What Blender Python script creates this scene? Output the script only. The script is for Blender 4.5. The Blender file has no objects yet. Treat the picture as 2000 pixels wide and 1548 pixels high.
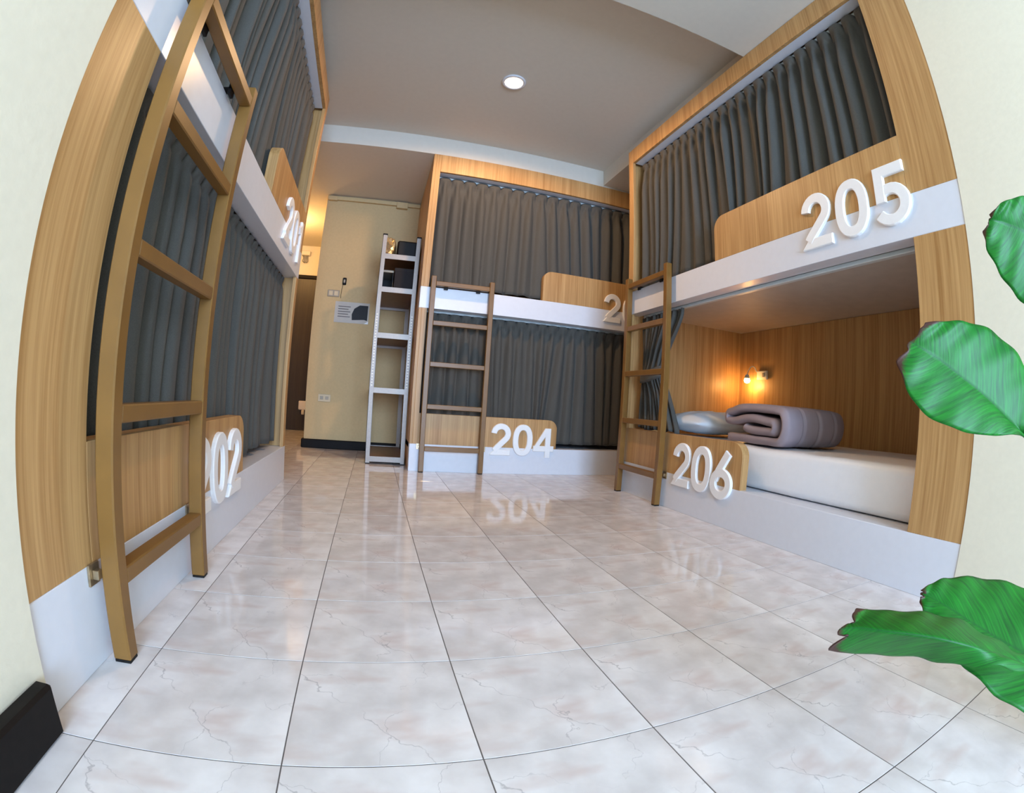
import bpy, bmesh, math, random
from mathutils import Vector, Matrix, noise
random.seed(7)
S = bpy.context.scene
COL = S.collection

# ------------------------------------------------------------------ camera
cd = bpy.data.cameras.new('camera')
cam = bpy.data.objects.new('camera', cd); COL.objects.link(cam)
right = Vector((0.96486093, -0.25442687, 0.06565328))
up = Vector((-0.06561984, 0.00862844, 0.99780739))
fwd = Vector((0.25443549, 0.96705352, 0.0083702))
cam.matrix_world = Matrix(((right.x, up.x, -fwd.x, 0.13356547), (right.y, up.y, -fwd.y, -0.56043239),
                           (right.z, up.z, -fwd.z, 0.54235463), (0, 0, 0, 1)))
cd.type = 'PANO'
cd.panorama_type = 'FISHEYE_LENS_POLYNOMIAL'
cd.fisheye_fov = math.radians(190)
cd.sensor_fit = 'HORIZONTAL'
cd.sensor_width = 20.0
cd.fisheye_polynomial_k0 = 0.0
cd.fisheye_polynomial_k1 = -1.10160320e-01
cd.fisheye_polynomial_k2 = -8.14393098e-05
cd.fisheye_polynomial_k3 = 8.22299593e-05
cd.fisheye_polynomial_k4 = -1.52978820e-06
cd.shift_x = (1000 - 967.36) / 2000
cd.shift_y = (776.19 - 774.0) / 1548
cd.clip_start = 0.01
S.camera = cam

# ------------------------------------------------------------------ world, light, exposure
S.view_settings.view_transform = 'Standard'
S.view_settings.look = 'None'
S.view_settings.gamma = 1.0
S.view_settings.use_curve_mapping = False
S.view_settings.exposure = 0.0
w = bpy.data.worlds.new('sky'); S.world = w; w.use_nodes = True
wn = w.node_tree; bg = wn.nodes['Background']
sky = wn.nodes.new('ShaderNodeTexSky'); sky.sky_type = 'NISHITA'; sky.sun_disc = False
sky.sun_elevation = math.radians(40); sky.sun_rotation = math.radians(90)
wn.links.new(sky.outputs[0], bg.inputs[0]); bg.inputs[1].default_value = 0.18

def area(name, loc, target, sx, sy, power, color):
    l = bpy.data.lights.new(name, 'AREA'); l.shape = 'RECTANGLE'; l.size = sx; l.size_y = sy
    l.energy = power; l.color = color
    o = bpy.data.objects.new(name, l); COL.objects.link(o); o.location = loc
    o.rotation_euler = (Vector(target) - Vector(loc)).to_track_quat('-Z', 'Y').to_euler()
    return o
# daylight coming in through the big window behind the camera
area('window_daylight', (0.7, -4.02, 1.3), (0.7, 1.0, 1.0), 1.9, 2.0, 335, (0.475, 0.68, 1.0))

def point(name, loc, power, color, r=0.03, spot=None):
    l = bpy.data.lights.new(name, 'SPOT' if spot else 'POINT'); l.energy = power; l.color = color
    l.shadow_soft_size = r
    if spot: l.spot_size = math.radians(spot); l.spot_blend = 0.3
    o = bpy.data.objects.new(name, l); COL.objects.link(o); o.location = loc
    return o
point('downlight_lamp', (0.775, 1.93, 2.57), 74, (1.0, 0.62, 0.33), 0.05, 177)
point('corridor_lamp', (-1.05, 4.55, 2.25), 24, (1.0, 0.58, 0.22), 0.06)
point('reading_lamp', (2.74, 2.02, 0.782), 2.2, (1.0, 0.50, 0.14), 0.018)

# ------------------------------------------------------------------ materials
def lin(r, g, b):
    f = lambda c: c / 12.92 if c <= 0.04045 else ((c + 0.055) / 1.055) ** 2.4
    return (f(r / 255), f(g / 255), f(b / 255), 1)
def mat(name, col, rough=0.5, spec=0.5, metal=0.0):
    m = bpy.data.materials.new(name); m.use_nodes = True
    p = m.node_tree.nodes['Principled BSDF']
    p.inputs['Base Color'].default_value = col; p.inputs['Roughness'].default_value = rough
    p.inputs['Specular IOR Level'].default_value = spec; p.inputs['Metallic'].default_value = metal
    return m
def nodes(m): return m.node_tree.nodes, m.node_tree.links, m.node_tree.nodes['Principled BSDF']
def noise_to(m, scale, amt, vec_scale=(1, 1, 1), detail=4, ramp=None, bump=0.0, dist=0.01, coord='Object', target=True):
    """tint the base colour with noise (and optional bump)"""
    n, l, p = nodes(m)
    tc = n.new('ShaderNodeTexCoord'); mp = n.new('ShaderNodeMapping'); mp.inputs['Scale'].default_value = vec_scale
    nz = n.new('ShaderNodeTexNoise'); nz.inputs['Scale'].default_value = scale; nz.inputs['Detail'].default_value = detail
    l.new(tc.outputs[coord], mp.inputs[0]); l.new(mp.outputs[0], nz.inputs[0])
    if target:
        base = tuple(p.inputs['Base Color'].default_value)
        r = n.new('ShaderNodeValToRGB'); e = r.color_ramp.elements
        e[0].position, e[1].position = 0.3, 0.7
        if ramp: e[0].color, e[1].color = ramp
        else:
            e[0].color = tuple(c * (1 - amt) for c in base[:3]) + (1,); e[1].color = tuple(min(1, c * (1 + amt)) for c in base[:3]) + (1,)
        l.new(nz.outputs[0], r.inputs[0]); l.new(r.outputs[0], p.inputs['Base Color'])
    if bump:
        b = n.new('ShaderNodeBump'); b.inputs['Strength'].default_value = bump; b.inputs['Distance'].default_value = dist
        l.new(nz.outputs[0], b.inputs['Height']); l.new(b.outputs[0], p.inputs['Normal'])
    return m

def wood(name, dark, light, gx=1.0, gz=0.02, rough=0.42):
    m = mat(name, light, rough, 0.45); n, l, p = nodes(m)
    tc = n.new('ShaderNodeTexCoord'); mp = n.new('ShaderNodeMapping'); mp.inputs['Scale'].default_value = (gx, gx, gz)
    l.new(tc.outputs['Object'], mp.inputs[0])
    a = n.new('ShaderNodeTexNoise'); a.inputs['Scale'].default_value = 120; a.inputs['Detail'].default_value = 5; a.inputs['Roughness'].default_value = 0.6
    b = n.new('ShaderNodeTexNoise'); b.inputs['Scale'].default_value = 24; b.inputs['Detail'].default_value = 3; b.inputs['Distortion'].default_value = 0.3
    l.new(mp.outputs[0], a.inputs[0]); l.new(mp.outputs[0], b.inputs[0])
    mx = n.new('ShaderNodeMath'); mx.operation = 'MULTIPLY_ADD'; mx.inputs[1].default_value = 0.55
    sc = n.new('ShaderNodeMath'); sc.operation = 'MULTIPLY'; sc.inputs[1].default_value = 0.45
    l.new(b.outputs[0], sc.inputs[0]); l.new(a.outputs[0], mx.inputs[0]); l.new(sc.outputs[0], mx.inputs[2])
    r = n.new('ShaderNodeValToRGB'); r.color_ramp.elements[0].position = 0.36; r.color_ramp.elements[1].position = 0.60
    r.color_ramp.elements[0].color = dark; r.color_ramp.elements[1].color = light
    l.new(mx.outputs[0], r.inputs[0]); l.new(r.outputs[0], p.inputs['Base Color'])
    return m

WOOD = wood('striped_oak_laminate', lin(162, 118, 68), lin(198, 156, 102))
WHITE = noise_to(mat('white_laminate', lin(222, 224, 231), 0.28, 0.5), 30, 0.015)
TRACKM = noise_to(mat('white_track_metal', lin(205, 212, 212), 0.35, 0.5), 40, 0.03)
NUM = noise_to(mat('white_painted_numeral', lin(244, 243, 242), 0.35, 0.5), 60, 0.01)
BASEU = noise_to(mat('bed_base_paint', lin(190, 182, 172), 0.5, 0.3), 14, 0.05)
LADDER = noise_to(mat('brown_gloss_paint', lin(124, 87, 38), 0.38, 0.5), 9, 0.10, bump=0.05, dist=0.002)
def curtain_mat():
    m = mat('charcoal_curtain_fabric', lin(84, 82, 77), 0.85, 0.15); n, l, p = nodes(m)
    noise_to(m, 900, 0.16, (1, 1, 0.35), 2, bump=0.12, dist=0.001)
    p.inputs['Sheen Weight'].default_value = 0.06; p.inputs['Sheen Roughness'].default_value = 0.5
    return m
CURT = curtain_mat()
WALL = noise_to(mat('cream_wall_paint', lin(230, 222, 200), 0.75, 0.2), 55, 0.02, bump=0.15, dist=0.003)
CEIL = noise_to(mat('ceiling_paint', lin(213, 206, 193), 0.8, 0.15), 30, 0.015)
OCHRE = noise_to(mat('ochre_cream_wall_paint', lin(206, 180, 134), 0.7, 0.2), 55, 0.03, bump=0.15, dist=0.003)
SKIRT = noise_to(mat('dark_skirting', lin(18, 14, 12), 0.6, 0.2), 60, 0.25, (0.15, 1, 1))
DOORM = wood('dark_door_veneer', lin(44, 36, 26), lin(62, 52, 36))
GROUT = noise_to(mat('dark_grout', lin(104, 97, 94), 0.9, 0.1), 50, 0.1)
ALU = noise_to(mat('aluminium', lin(164, 154, 146), 0.45, 0.5, 0.3), 80, 0.05)
BLACK = noise_to(mat('black_plastic', lin(17, 15, 15), 0.55, 0.25), 40, 0.1)
BROWNB = wood('brown_shelf_board', lin(96, 66, 44), lin(120, 84, 56))
SHEET = noise_to(mat('white_bedsheet', lin(240, 242, 246), 0.42, 0.4), 26, 0.01, bump=0.4, dist=0.004)
PILLOWM = noise_to(mat('white_pillowcase', lin(226, 232, 238), 0.8, 0.2), 9, 0.015, bump=0.1, dist=0.004)
DUVETM = noise_to(mat('mauve_grey_quilt', lin(160, 148, 156), 0.75, 0.25), 10, 0.04, bump=0.3, dist=0.006)
PLASTICW = noise_to(mat('ivory_plastic', lin(226, 218, 200), 0.35, 0.5), 30, 0.02)
SOCK = noise_to(mat('cream_socket_plastic', lin(214, 194, 156), 0.4, 0.4), 30, 0.02)
GREYPL = noise_to(mat('grey_switch_plate', lin(165, 152, 130), 0.35, 0.5), 30, 0.02)
PAPER = noise_to(mat('paper_sheet', lin(196, 187, 174), 0.5, 0.5), 20, 0.02)
INK = noise_to(mat('printed_ink', lin(120, 112, 110), 0.6, 0.2), 20, 0.05)
DARKINK = noise_to(mat('dark_printed_picture', lin(40, 40, 41), 0.5, 0.2), 12, 0.12)
STEEL = noise_to(mat('bracket_steel', lin(170, 150, 120), 0.3, 0.5, 0.8), 60, 0.2)
POTM = noise_to(mat('white_plant_pot', lin(225, 222, 215), 0.4, 0.4), 12, 0.03)
SOIL = noise_to(mat('potting_soil', lin(60, 45, 34), 0.95, 0.1), 90, 0.4, bump=0.6, dist=0.01)
STEM = noise_to(mat('plant_stem', lin(60, 120, 62), 0.45, 0.4), 25, 0.15, (1, 1, 0.2))
BOXG = noise_to(mat('dark_grey_card', lin(48, 44, 44), 0.8, 0.1), 20, 0.1)
def emit(name, col, s):
    m = bpy.data.materials.new(name); m.use_nodes = True; n = m.node_tree.nodes; l = m.node_tree.links
    n.clear(); e = n.new('ShaderNodeEmission'); o = n.new('ShaderNodeOutputMaterial')
    e.inputs[0].default_value = col; e.inputs[1].default_value = s; l.new(e.outputs[0], o.inputs[0]); return m
LAMP = emit('downlight_diffuser', (1.0, 0.80, 0.58, 1), 9)
BULB = emit('warm_bulb', (1.0, 0.66, 0.26, 1), 26)

def tile_mat():
    m = mat('pink_marbled_ceramic', lin(214, 208, 206), 0.075, 0.5); n, l, p = nodes(m)
    tc = n.new('ShaderNodeTexCoord'); oi = n.new('ShaderNodeObjectInfo')
    rnd = n.new('ShaderNodeVectorMath'); rnd.operation = 'SCALE'
    cx = n.new('ShaderNodeCombineXYZ'); l.new(oi.outputs['Random'], cx.inputs[2])
    add = n.new('ShaderNodeVectorMath'); add.operation = 'ADD'
    rnd.inputs['Scale'].default_value = 0.03; l.new(cx.outputs[0], rnd.inputs[0])
    l.new(tc.outputs['Object'], add.inputs[0]); l.new(rnd.outputs[0], add.inputs[1])
    def nz(scale, det, dist=0.0):
        q = n.new('ShaderNodeTexNoise'); q.inputs['Scale'].default_value = scale; q.inputs['Detail'].default_value = det
        q.inputs['Distortion'].default_value = dist; l.new(add.outputs[0], q.inputs[0]); return q
    def ramp(src, a, b, ca, cb):
        r = n.new('ShaderNodeValToRGB'); r.color_ramp.elements[0].position = a; r.color_ramp.elements[1].position = b
        r.color_ramp.elements[0].color = ca; r.color_ramp.elements[1].color = cb; l.new(src, r.inputs[0]); return r
    def mixc(fac, a, b):
        q = n.new('ShaderNodeMix'); q.data_type = 'RGBA'; l.new(fac, q.inputs[0])
        if isinstance(a, tuple): q.inputs[6].default_value = a
        else: l.new(a, q.inputs[6])
        if isinstance(b, tuple): q.inputs[7].default_value = b
        else: l.new(b, q.inputs[7])
        return q.outputs[2]
    K, Wt = (0, 0, 0, 1), (1, 1, 1, 1)
    base = ramp(nz(9, 5).outputs[0], 0.35, 0.68, lin(207, 200, 197), lin(233, 228, 226)).outputs[0]
    # warm pink-brown clouds, brushed diagonally
    mp = n.new('ShaderNodeMapping'); mp.inputs['Rotation'].default_value = (0, 0, math.radians(-35)); mp.inputs['Scale'].default_value = (5.5, 13, 1)
    mp.inputs['Location'].default_value = (1.7, 0.4, 0)
    l.new(add.outputs[0], mp.inputs[0])
    q = n.new('ShaderNodeTexNoise'); q.inputs['Scale'].default_value = 1.0; q.inputs['Detail'].default_value = 3; l.new(mp.outputs[0], q.inputs[0])
    blob = ramp(q.outputs[0], 0.54, 0.72, K, Wt).outputs[0]
    hf = n.new('ShaderNodeMath'); hf.operation = 'MULTIPLY'; hf.inputs[1].default_value = 0.62; l.new(blob, hf.inputs[0])
    c1 = mixc(hf.outputs[0], base, lin(202, 182, 175))
    # thin wandering cracks: |a*x+b*y+c + warp| < width
    sep = n.new('ShaderNodeSeparateXYZ'); l.new(add.outputs[0], sep.inputs[0])
    warp = nz(14, 4)
    def crack(a, b, c, wid, wamp):
        def mth(op, x, y):
            k = n.new('ShaderNodeMath'); k.operation = op
            for i, s in enumerate((x, y)):
                if s is None: continue
                if isinstance(s, (int, float)): k.inputs[i].default_value = s
                else: l.new(s, k.inputs[i])
            return k.outputs[0]
        v = mth('ADD', mth('MULTIPLY', sep.outputs[0], a), mth('MULTIPLY', sep.outputs[1], b))
        v = mth('ADD', mth('ADD', v, c), mth('MULTIPLY', mth('SUBTRACT', warp.outputs[0], 0.5), wamp))
        v = mth('ABSOLUTE', v, None)
        return mth('SUBTRACT', 1.0, mth('MINIMUM', mth('DIVIDE', v, wid), 1.0))
    cur = c1
    brk = ramp(nz(7, 2).outputs[0], 0.42, 0.58, K, Wt).outputs[0]
    for a, b, c, wd, wa, st in [(0.75, 0.66, 0.035, 0.0017, 0.10, 0.5), (0.95, -0.3, -0.045, 0.0015, 0.16, 0.42), (0.35, 0.94, -0.055, 0.0013, 0.12, 0.32)]:
        k = crack(a, b, c, wd, wa)
        mu = n.new('ShaderNodeMath'); mu.operation = 'MULTIPLY'; l.new(k, mu.inputs[0]); l.new(brk, mu.inputs[1])
        mu2 = n.new('ShaderNodeMath'); mu2.operation = 'MULTIPLY'; mu2.inputs[1].default_value = st; l.new(mu.outputs[0], mu2.inputs[0])
        cur = mixc(mu2.outputs[0], cur, lin(132, 126, 128))
    l.new(cur, p.inputs['Base Color'])
    return m
TILE = tile_mat()

def leaf_mat():
    m = mat('green_leaf', lin(40, 140, 60), 0.45, 0.28); n, l, p = nodes(m)
    uv = n.new('ShaderNodeUVMap'); uv.uv_map = 'leaf'
    sp = n.new('ShaderNodeSeparateXYZ'); l.new(uv.outputs[0], sp.inputs[0])
    wv = n.new('ShaderNodeTexNoise'); wv.inputs['Scale'].default_value = 1.0; wv.inputs['Detail'].default_value = 3; wv.inputs['Roughness'].default_value = 0.55
    mp = n.new('ShaderNodeMapping'); l.new(uv.outputs[0], mp.inputs[0])
    # side veins sweep forward from the midrib: u - 0.25*|v|
    ab = n.new('ShaderNodeMath'); ab.operation = 'ABSOLUTE'; l.new(sp.outputs[1], ab.inputs[0])
    mu = n.new('ShaderNodeMath'); mu.operation = 'MULTIPLY_ADD'; mu.inputs[1].default_value = -0.22; l.new(ab.outputs[0], mu.inputs[0]); l.new(sp.outputs[0], mu.inputs[2])
    cb = n.new('ShaderNodeCombineXYZ'); l.new(mu.outputs[0], cb.inputs[0]); sc = n.new('ShaderNodeVectorMath'); sc.operation = 'MULTIPLY'; sc.inputs[1].default_value = (62, 1.6, 1); l.new(sp.outputs[1], cb.inputs[1]); l.new(cb.outputs[0], sc.inputs[0]); l.new(sc.outputs[0], wv.inputs[0])
    r = n.new('ShaderNodeValToRGB'); r.color_ramp.elements[0].position = 0.3; r.color_ramp.elements[1].position = 0.72; r.color_ramp.elements[0].color = lin(4, 74, 20); r.color_ramp.elements[1].color = lin(20, 122, 28)
    l.new(wv.outputs[0], r.inputs[0])
    # brown dried tip
    nz = n.new('ShaderNodeTexNoise'); nz.inputs['Scale'].default_value = 26; nz.inputs['Detail'].default_value = 3; l.new(uv.outputs[0], nz.inputs[0])
    ad = n.new('ShaderNodeMath'); ad.operation = 'MULTIPLY_ADD'; ad.inputs[1].default_value = 0.10; l.new(nz.outputs[0], ad.inputs[0])
    p4 = n.new('ShaderNodeMath'); p4.operation = 'POWER'; p4.inputs[1].default_value = 5; l.new(ab.outputs[0], p4.inputs[0])
    ed = n.new('ShaderNodeMath'); ed.operation = 'MULTIPLY_ADD'; ed.inputs[1].default_value = 0.09; l.new(p4.outputs[0], ed.inputs[0]); l.new(sp.outputs[0], ed.inputs[2]); l.new(ed.outputs[0], ad.inputs[2])
    tr = n.new('ShaderNodeMapRange'); tr.inputs[1].default_value = 0.985; tr.inputs[2].default_value = 1.03; l.new(ad.outputs[0], tr.inputs[0])
    mx = n.new('ShaderNodeMix'); mx.data_type = 'RGBA'; l.new(tr.outputs[0], mx.inputs[0]); l.new(r.outputs[0], mx.inputs[6]); mx.inputs[7].default_value = lin(72, 44, 38)
    # pale midrib
    mr = n.new('ShaderNodeMapRange'); mr.inputs[1].default_value = 0.0; mr.inputs[2].default_value = 0.035; mr.inputs[3].default_value = 0.75; mr.inputs[4].default_value = 0.0
    l.new(ab.outputs[0], mr.inputs[0])
    m2 = n.new('ShaderNodeMix'); m2.data_type = 'RGBA'; l.new(mr.outputs[0], m2.inputs[0]); l.new(mx.outputs[2], m2.inputs[6]); m2.inputs[7].default_value = lin(12, 78, 34)
    l.new(m2.outputs[2], p.inputs['Base Color'])
    b = n.new('ShaderNodeBump'); b.inputs['Strength'].default_value = 0.15; b.inputs['Distance'].default_value = 0.002
    l.new(wv.outputs[0], b.inputs['Height']); l.new(b.outputs[0], p.inputs['Normal'])
    return m
LEAF = leaf_mat()

# ------------------------------------------------------------------ mesh helpers
class MB:
    """collects shapes (world coordinates) into one bmesh"""
    def __init__(self): self.bm = bmesh.new()
    def poly_prism(self, pts, d0, d1, mp, c=0.0):
        """pts: 2D outline (a,b); extruded along depth d0->d1; mp(a,b,d) -> world; c: chamfer on the d1 face"""
        bm = self.bm; n = len(pts)
        def ins(k):
            out = []
            for i in range(n):
                p0, p1, p2 = Vector(pts[i - 1]), Vector(pts[i]), Vector(pts[(i + 1) % n])
                e1 = (p1 - p0).normalized(); e2 = (p2 - p1).normalized()
                n1 = Vector((-e1.y, e1.x)); n2 = Vector((-e2.y, e2.x)); q = n1 + n2
                q = q / max(0.3, 1 + n1.dot(n2))
                out.append(p1 + q * k)
            return out
        sg = 1 if sum(pts[i - 1][0] * pts[i][1] - pts[i][0] * pts[i - 1][1] for i in range(n)) > 0 else -1
        rings = [(pts, d0)]
        if c: rings += [(pts, d1 - c if d1 > d0 else d1 + c), (ins(c * sg), d1)]
        else: rings += [(pts, d1)]
        vs = [[bm.verts.new(mp(p[0], p[1], d)) for p in r] for r, d in rings]
        bm.faces.new(vs[0]); bm.faces.new(vs[-1])
        for a, b in zip(vs, vs[1:]):
            for i in range(n): bm.faces.new((a[i - 1], a[i], b[i], b[i - 1]))
    def box(self, x0, x1, y0, y1, z0, z1, mp=None, c=0.0):
        mp = mp or (lambda x, y, z: (x, y, z))
        b = bmesh.new(); bmesh.ops.create_cube(b, size=1)
        for v in b.verts: v.co = Vector(((x0 + x1) / 2 + v.co.x * (x1 - x0), (y0 + y1) / 2 + v.co.y * (y1 - y0), (z0 + z1) / 2 + v.co.z * (z1 - z0)))
        if c: bmesh.ops.bevel(b, geom=b.edges[:], offset=min(c, abs(x1 - x0) * .45, abs(y1 - y0) * .45, abs(z1 - z0) * .45), segments=1, affect='EDGES')
        self._merge(b, mp)
    def _merge(self, b, mp):
        idx = {}
        for v in b.verts: idx[v] = self.bm.verts.new(mp(*v.co))
        for f in b.faces:
            try: self.bm.faces.new([idx[v] for v in f.verts])
            except ValueError: pass
        b.free()
    def tube(self, pts, r, seg=10, cap=True, r2=None):
        pts = [Vector(p) for p in pts]; bm = self.bm; rings = []; n = len(pts)
        prev = None
        for i, p in enumerate(pts):
            t = (pts[min(i + 1, n - 1)] - pts[max(i - 1, 0)]).normalized()
            if prev is None: a = t.orthogonal().normalized()
            else: a = (prev - t * prev.dot(t)).normalized()
            prev = a; b = t.cross(a)
            rr = r if r2 is None else r + (r2 - r) * i / (n - 1)
            rings.append([bm.verts.new(p + (a * math.cos(2 * math.pi * k / seg) + b * math.sin(2 * math.pi * k / seg)) * rr) for k in range(seg)])
        for A, B in zip(rings, rings[1:]):
            for k in range(seg): bm.faces.new((A[k - 1], A[k], B[k], B[k - 1]))
        if cap: bm.faces.new(rings[0][::-1]); bm.faces.new(rings[-1])
    def lathe(self, prof, c, seg=24, axis='Z', close=True):
        bm = self.bm; rings = []
        for r, h in prof:
            ring = []
            for k in range(seg):
                a = 2 * math.pi * k / seg; x, y = r * math.cos(a), r * math.sin(a)
                o = {'Z': (x, y, h), 'Y': (x, h, y), 'X': (h, x, y)}[axis]
                ring.append(bm.verts.new(Vector(c) + Vector(o)))
            rings.append(ring)
        for A, B in zip(rings, rings[1:]):
            for k in range(seg): bm.faces.new((A[k - 1], A[k], B[k], B[k - 1]))
        if close: bm.faces.new(rings[0]); bm.faces.new(rings[-1])
    def grid(self, P):
        vs = [[self.bm.verts.new(p) for p in row] for row in P]
        for a, b in zip(vs, vs[1:]):
            for i in range(len(a) - 1): self.bm.faces.new((a[i], a[i + 1], b[i + 1], b[i]))
        return vs
    def build(self, name, m, parent=None, origin=None, smooth=False, angle=None, solid=None):
        bm = self.bm
        bmesh.ops.recalc_face_normals(bm, faces=bm.faces[:])
        if parent is not None: org = parent.matrix_world.translation.copy()
        elif origin is not None: org = Vector(origin)
        else:
            cs = [v.co for v in bm.verts]
            org = Vector(((min(c.x for c in cs) + max(c.x for c in cs)) / 2, (min(c.y for c in cs) + max(c.y for c in cs)) / 2, min(c.z for c in cs)))
        bmesh.ops.translate(bm, verts=bm.verts[:], vec=-org)
        me = bpy.data.meshes.new(name); bm.to_mesh(me); bm.free()
        me.materials.append(m)
        if smooth:
            for f in me.polygons: f.use_smooth = True
            if angle:
                me.set_sharp_from_angle(angle=math.radians(angle))
        o = bpy.data.objects.new(name, me); COL.objects.link(o)
        if parent is not None: o.parent = parent; o.matrix_world = Matrix.Translation(org); 
        else: o.location = org
        if parent is not None: o.matrix_parent_inverse = Matrix(); o.matrix_basis = Matrix()
        if solid:
            md = o.modifiers.new('thickness', 'SOLIDIFY'); md.thickness = solid; md.offset = 0
        return o

def tag(o, label=None, cat=None, group=None, kind=None):
    if label: o['label'] = label
    if cat: o['category'] = cat
    if group: o['group'] = group
    if kind: o['kind'] = kind
    return o
def thing(name, loc, label, cat, group=None):
    o = bpy.data.objects.new(name, None); COL.objects.link(o); o.location = loc
    o.empty_display_size = 0.1
    o.matrix_world = Matrix.Translation(Vector(loc))
    return tag(o, label, cat, group)
def slab(name, x0, x1, y0, y1, z0, z1, m, label, c=0.0):
    b = MB(); b.box(x0, x1, y0, y1, z0, z1, c=c)
    return tag(b.build(name, m), label, None, None, 'structure')

XL, XR, YB = -0.3912, 1.7622, 2.7921

# ------------------------------------------------------------------ room shell
T = 0.30
fl = slab('floor', -1.6, 3.0, -4.15, 5.9, -0.08, -0.0009, GROUT, 'floor of glossy pale pink marbled square tiles with thin dark joints')
# tiles, one object each (children of the floor); shared mesh for whole tiles
tile_meshes = {}
def tile_mesh(x0, x1, y0, y1):
    key = tuple(round(v, 3) for v in (x0, x1, y0, y1))
    if key not in tile_meshes:
        b = MB(); g = 0.0011
        b.box(x0 + g, x1 - g, y0 + g, y1 - g, -0.012, 0.0, c=0.0003)
        bmesh.ops.recalc_face_normals(b.bm, faces=b.bm.faces[:])
        me = bpy.data.meshes.new('tile'); b.bm.to_mesh(me); b.bm.free(); me.materials.append(TILE); tile_meshes[key] = me
    return tile_meshes[key]
rects = [(XL - 0.004, XR + 0.004, -1.20, 2.205), (XL, XR + 0.45, 2.197, YB + 0.004), (-1.45, 0.404, 2.228, 3.86), (-1.45, -0.52, 3.86, 5.7)]
done = set()
for i in range(-6, 8):
    for j in range(-8, 20):
        ax, ay = i * T, j * T
        # union of the free floor rectangles clipped to this cell
        best = None
        for (x0, x1, y0, y1) in rects:
            cx0, cx1, cy0, cy1 = max(ax, x0), min(ax + T, x1), max(ay, y0), min(ay + T, y1)
            if cx1 - cx0 > 0.02 and cy1 - cy0 > 0.02:
                if best is None: best = [cx0, cx1, cy0, cy1]
                else: best = [min(best[0], cx0), max(best[1], cx1), min(best[2], cy0), max(best[3], cy1)]
        if best is None: continue
        me = tile_mesh(best[0] - ax - T / 2, best[1] - ax - T / 2, best[2] - ay - T / 2, best[3] - ay - T / 2)
        o = bpy.data.objects.new('tile', me); COL.objects.link(o); o.parent = fl
        o.location = Vector((ax + T / 2, ay + T / 2, 0)) - fl.location

XE = 2.86           # outer right side
slab('wall_left', -0.52, XL + 0.006, -3.99, 0.0265, 0, 2.62, WALL, 'pale cream painted wall at the left beside the striped wood frame')
slab('wall_right', XR - 0.002, XR + 0.12, -3.99, -0.0045, 0, 2.62, WALL, 'pale cream painted wall at the right behind the green leaves')
slab('wall_outer', -1.6, -1.5, 0.024, 5.8, 0, 2.7, WALL, 'cream wall behind the bunk of the left side and along the corridor')
slab('wall_far', -0.52, 3.0, 3.86, 3.98, 0, 2.62, OCHRE, 'cream wall at the far end with notices and sockets')
slab('wall_east', XE + 0.01, XE + 0.1, -0.008, 3.86, 0, 2.7, WALL, 'cream wall behind the bunks of the right side')
slab('wall_corridor', -1.5, -0.40, 5.62, 5.74, 0, 2.9, WALL, 'ochre lit wall at the end of the dim corridor')
slab('wall_corridor_side', -0.52, -0.42, 3.98, 5.62, 0, 2.62, WALL, 'cream side wall of the corridor')
slab('wall_left_return', -1.5, -0.52, -0.09, 0.012, 0, 2.62, WALL, 'cream return wall at the near end of the left bunk')
slab('wall_right_return', XR + 0.12, XE + 0.01, -0.12, -0.012, 0, 2.62, WALL, 'cream return wall at the near end of the right bunk')
# wall with the big window behind the photographer
b = MB()
b.box(-0.52, XR + 0.12, -4.11, -3.99, 0, 0.25); b.box(-0.52, XR + 0.12, -4.11, -3.99, 2.35, 2.62)
b.box(-0.52, -0.30, -4.11, -3.99, 0.25, 2.35); b.box(1.70, XR + 0.12, -4.11, -3.99, 0.25, 2.35)
tag(b.build('wall_back', WALL), 'cream wall with the wide window behind the viewer', None, None, 'structure')
b = MB()
for x in (-0.30, 0.68, 1.66): b.box(x, x + 0.04, -4.07, -4.03, 0.25, 2.35, c=0.003)
for z in (0.25, 2.31): b.box(-0.26, 1.66, -4.07, -4.03, z, z + 0.04, c=0.003)
tag(b.build('window_1', WHITE), 'white framed wide window behind the viewer', None, None, 'structure')
# ceilings: high coffer with lower soffits around it
b = MB(); b.box(-1.5, XE, 0.9, 2.9, 2.60, 2.68)
tag(b.build('ceiling', CEIL), 'grey white recessed ceiling with a round downlight', None, None, 'structure')
slab('ceiling_near_beam', -0.6, XE, -4.1, 0.935, 2.452, 2.70, CEIL, 'pale lowered ceiling beam in front of the recess')
slab('ceiling_far_soffit', -1.5, XE, 2.80, 5.7, 2.444, 2.70, CEIL, 'lowered ceiling over the far bunk and the passage')
slab('ceiling_right_soffit', 1.857, XE, 0.935, 2.80, 2.458, 2.70, CEIL, 'lowered ceiling strip over the right bunk')
slab('ceiling_left_soffit', -1.5, -0.62, -0.2, 2.80, 2.452, 2.70, CEIL, 'lowered ceiling strip over the left bunk')
# skirting boards
def skirting(name, x0, x1, y0, y1, h, label):
    b = MB(); b.box(x0, x1, y0, y1, 0, h, c=0.006); return tag(b.build(name, SKIRT), label, None, None, 'structure')
skirting('baseboard_left', XL + 0.006, -0.352, -3.99, 0.004, 0.092, 'dark brown skirting board below the left wall')
skirting('baseboard_far', -0.53, 0.40, 3.838, 3.86, 0.083, 'black skirting board below the far wall')
skirting('baseboard_corridor', -0.542, -0.52, 3.838, 5.6, 0.083, 'black skirting board along the corridor')
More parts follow.
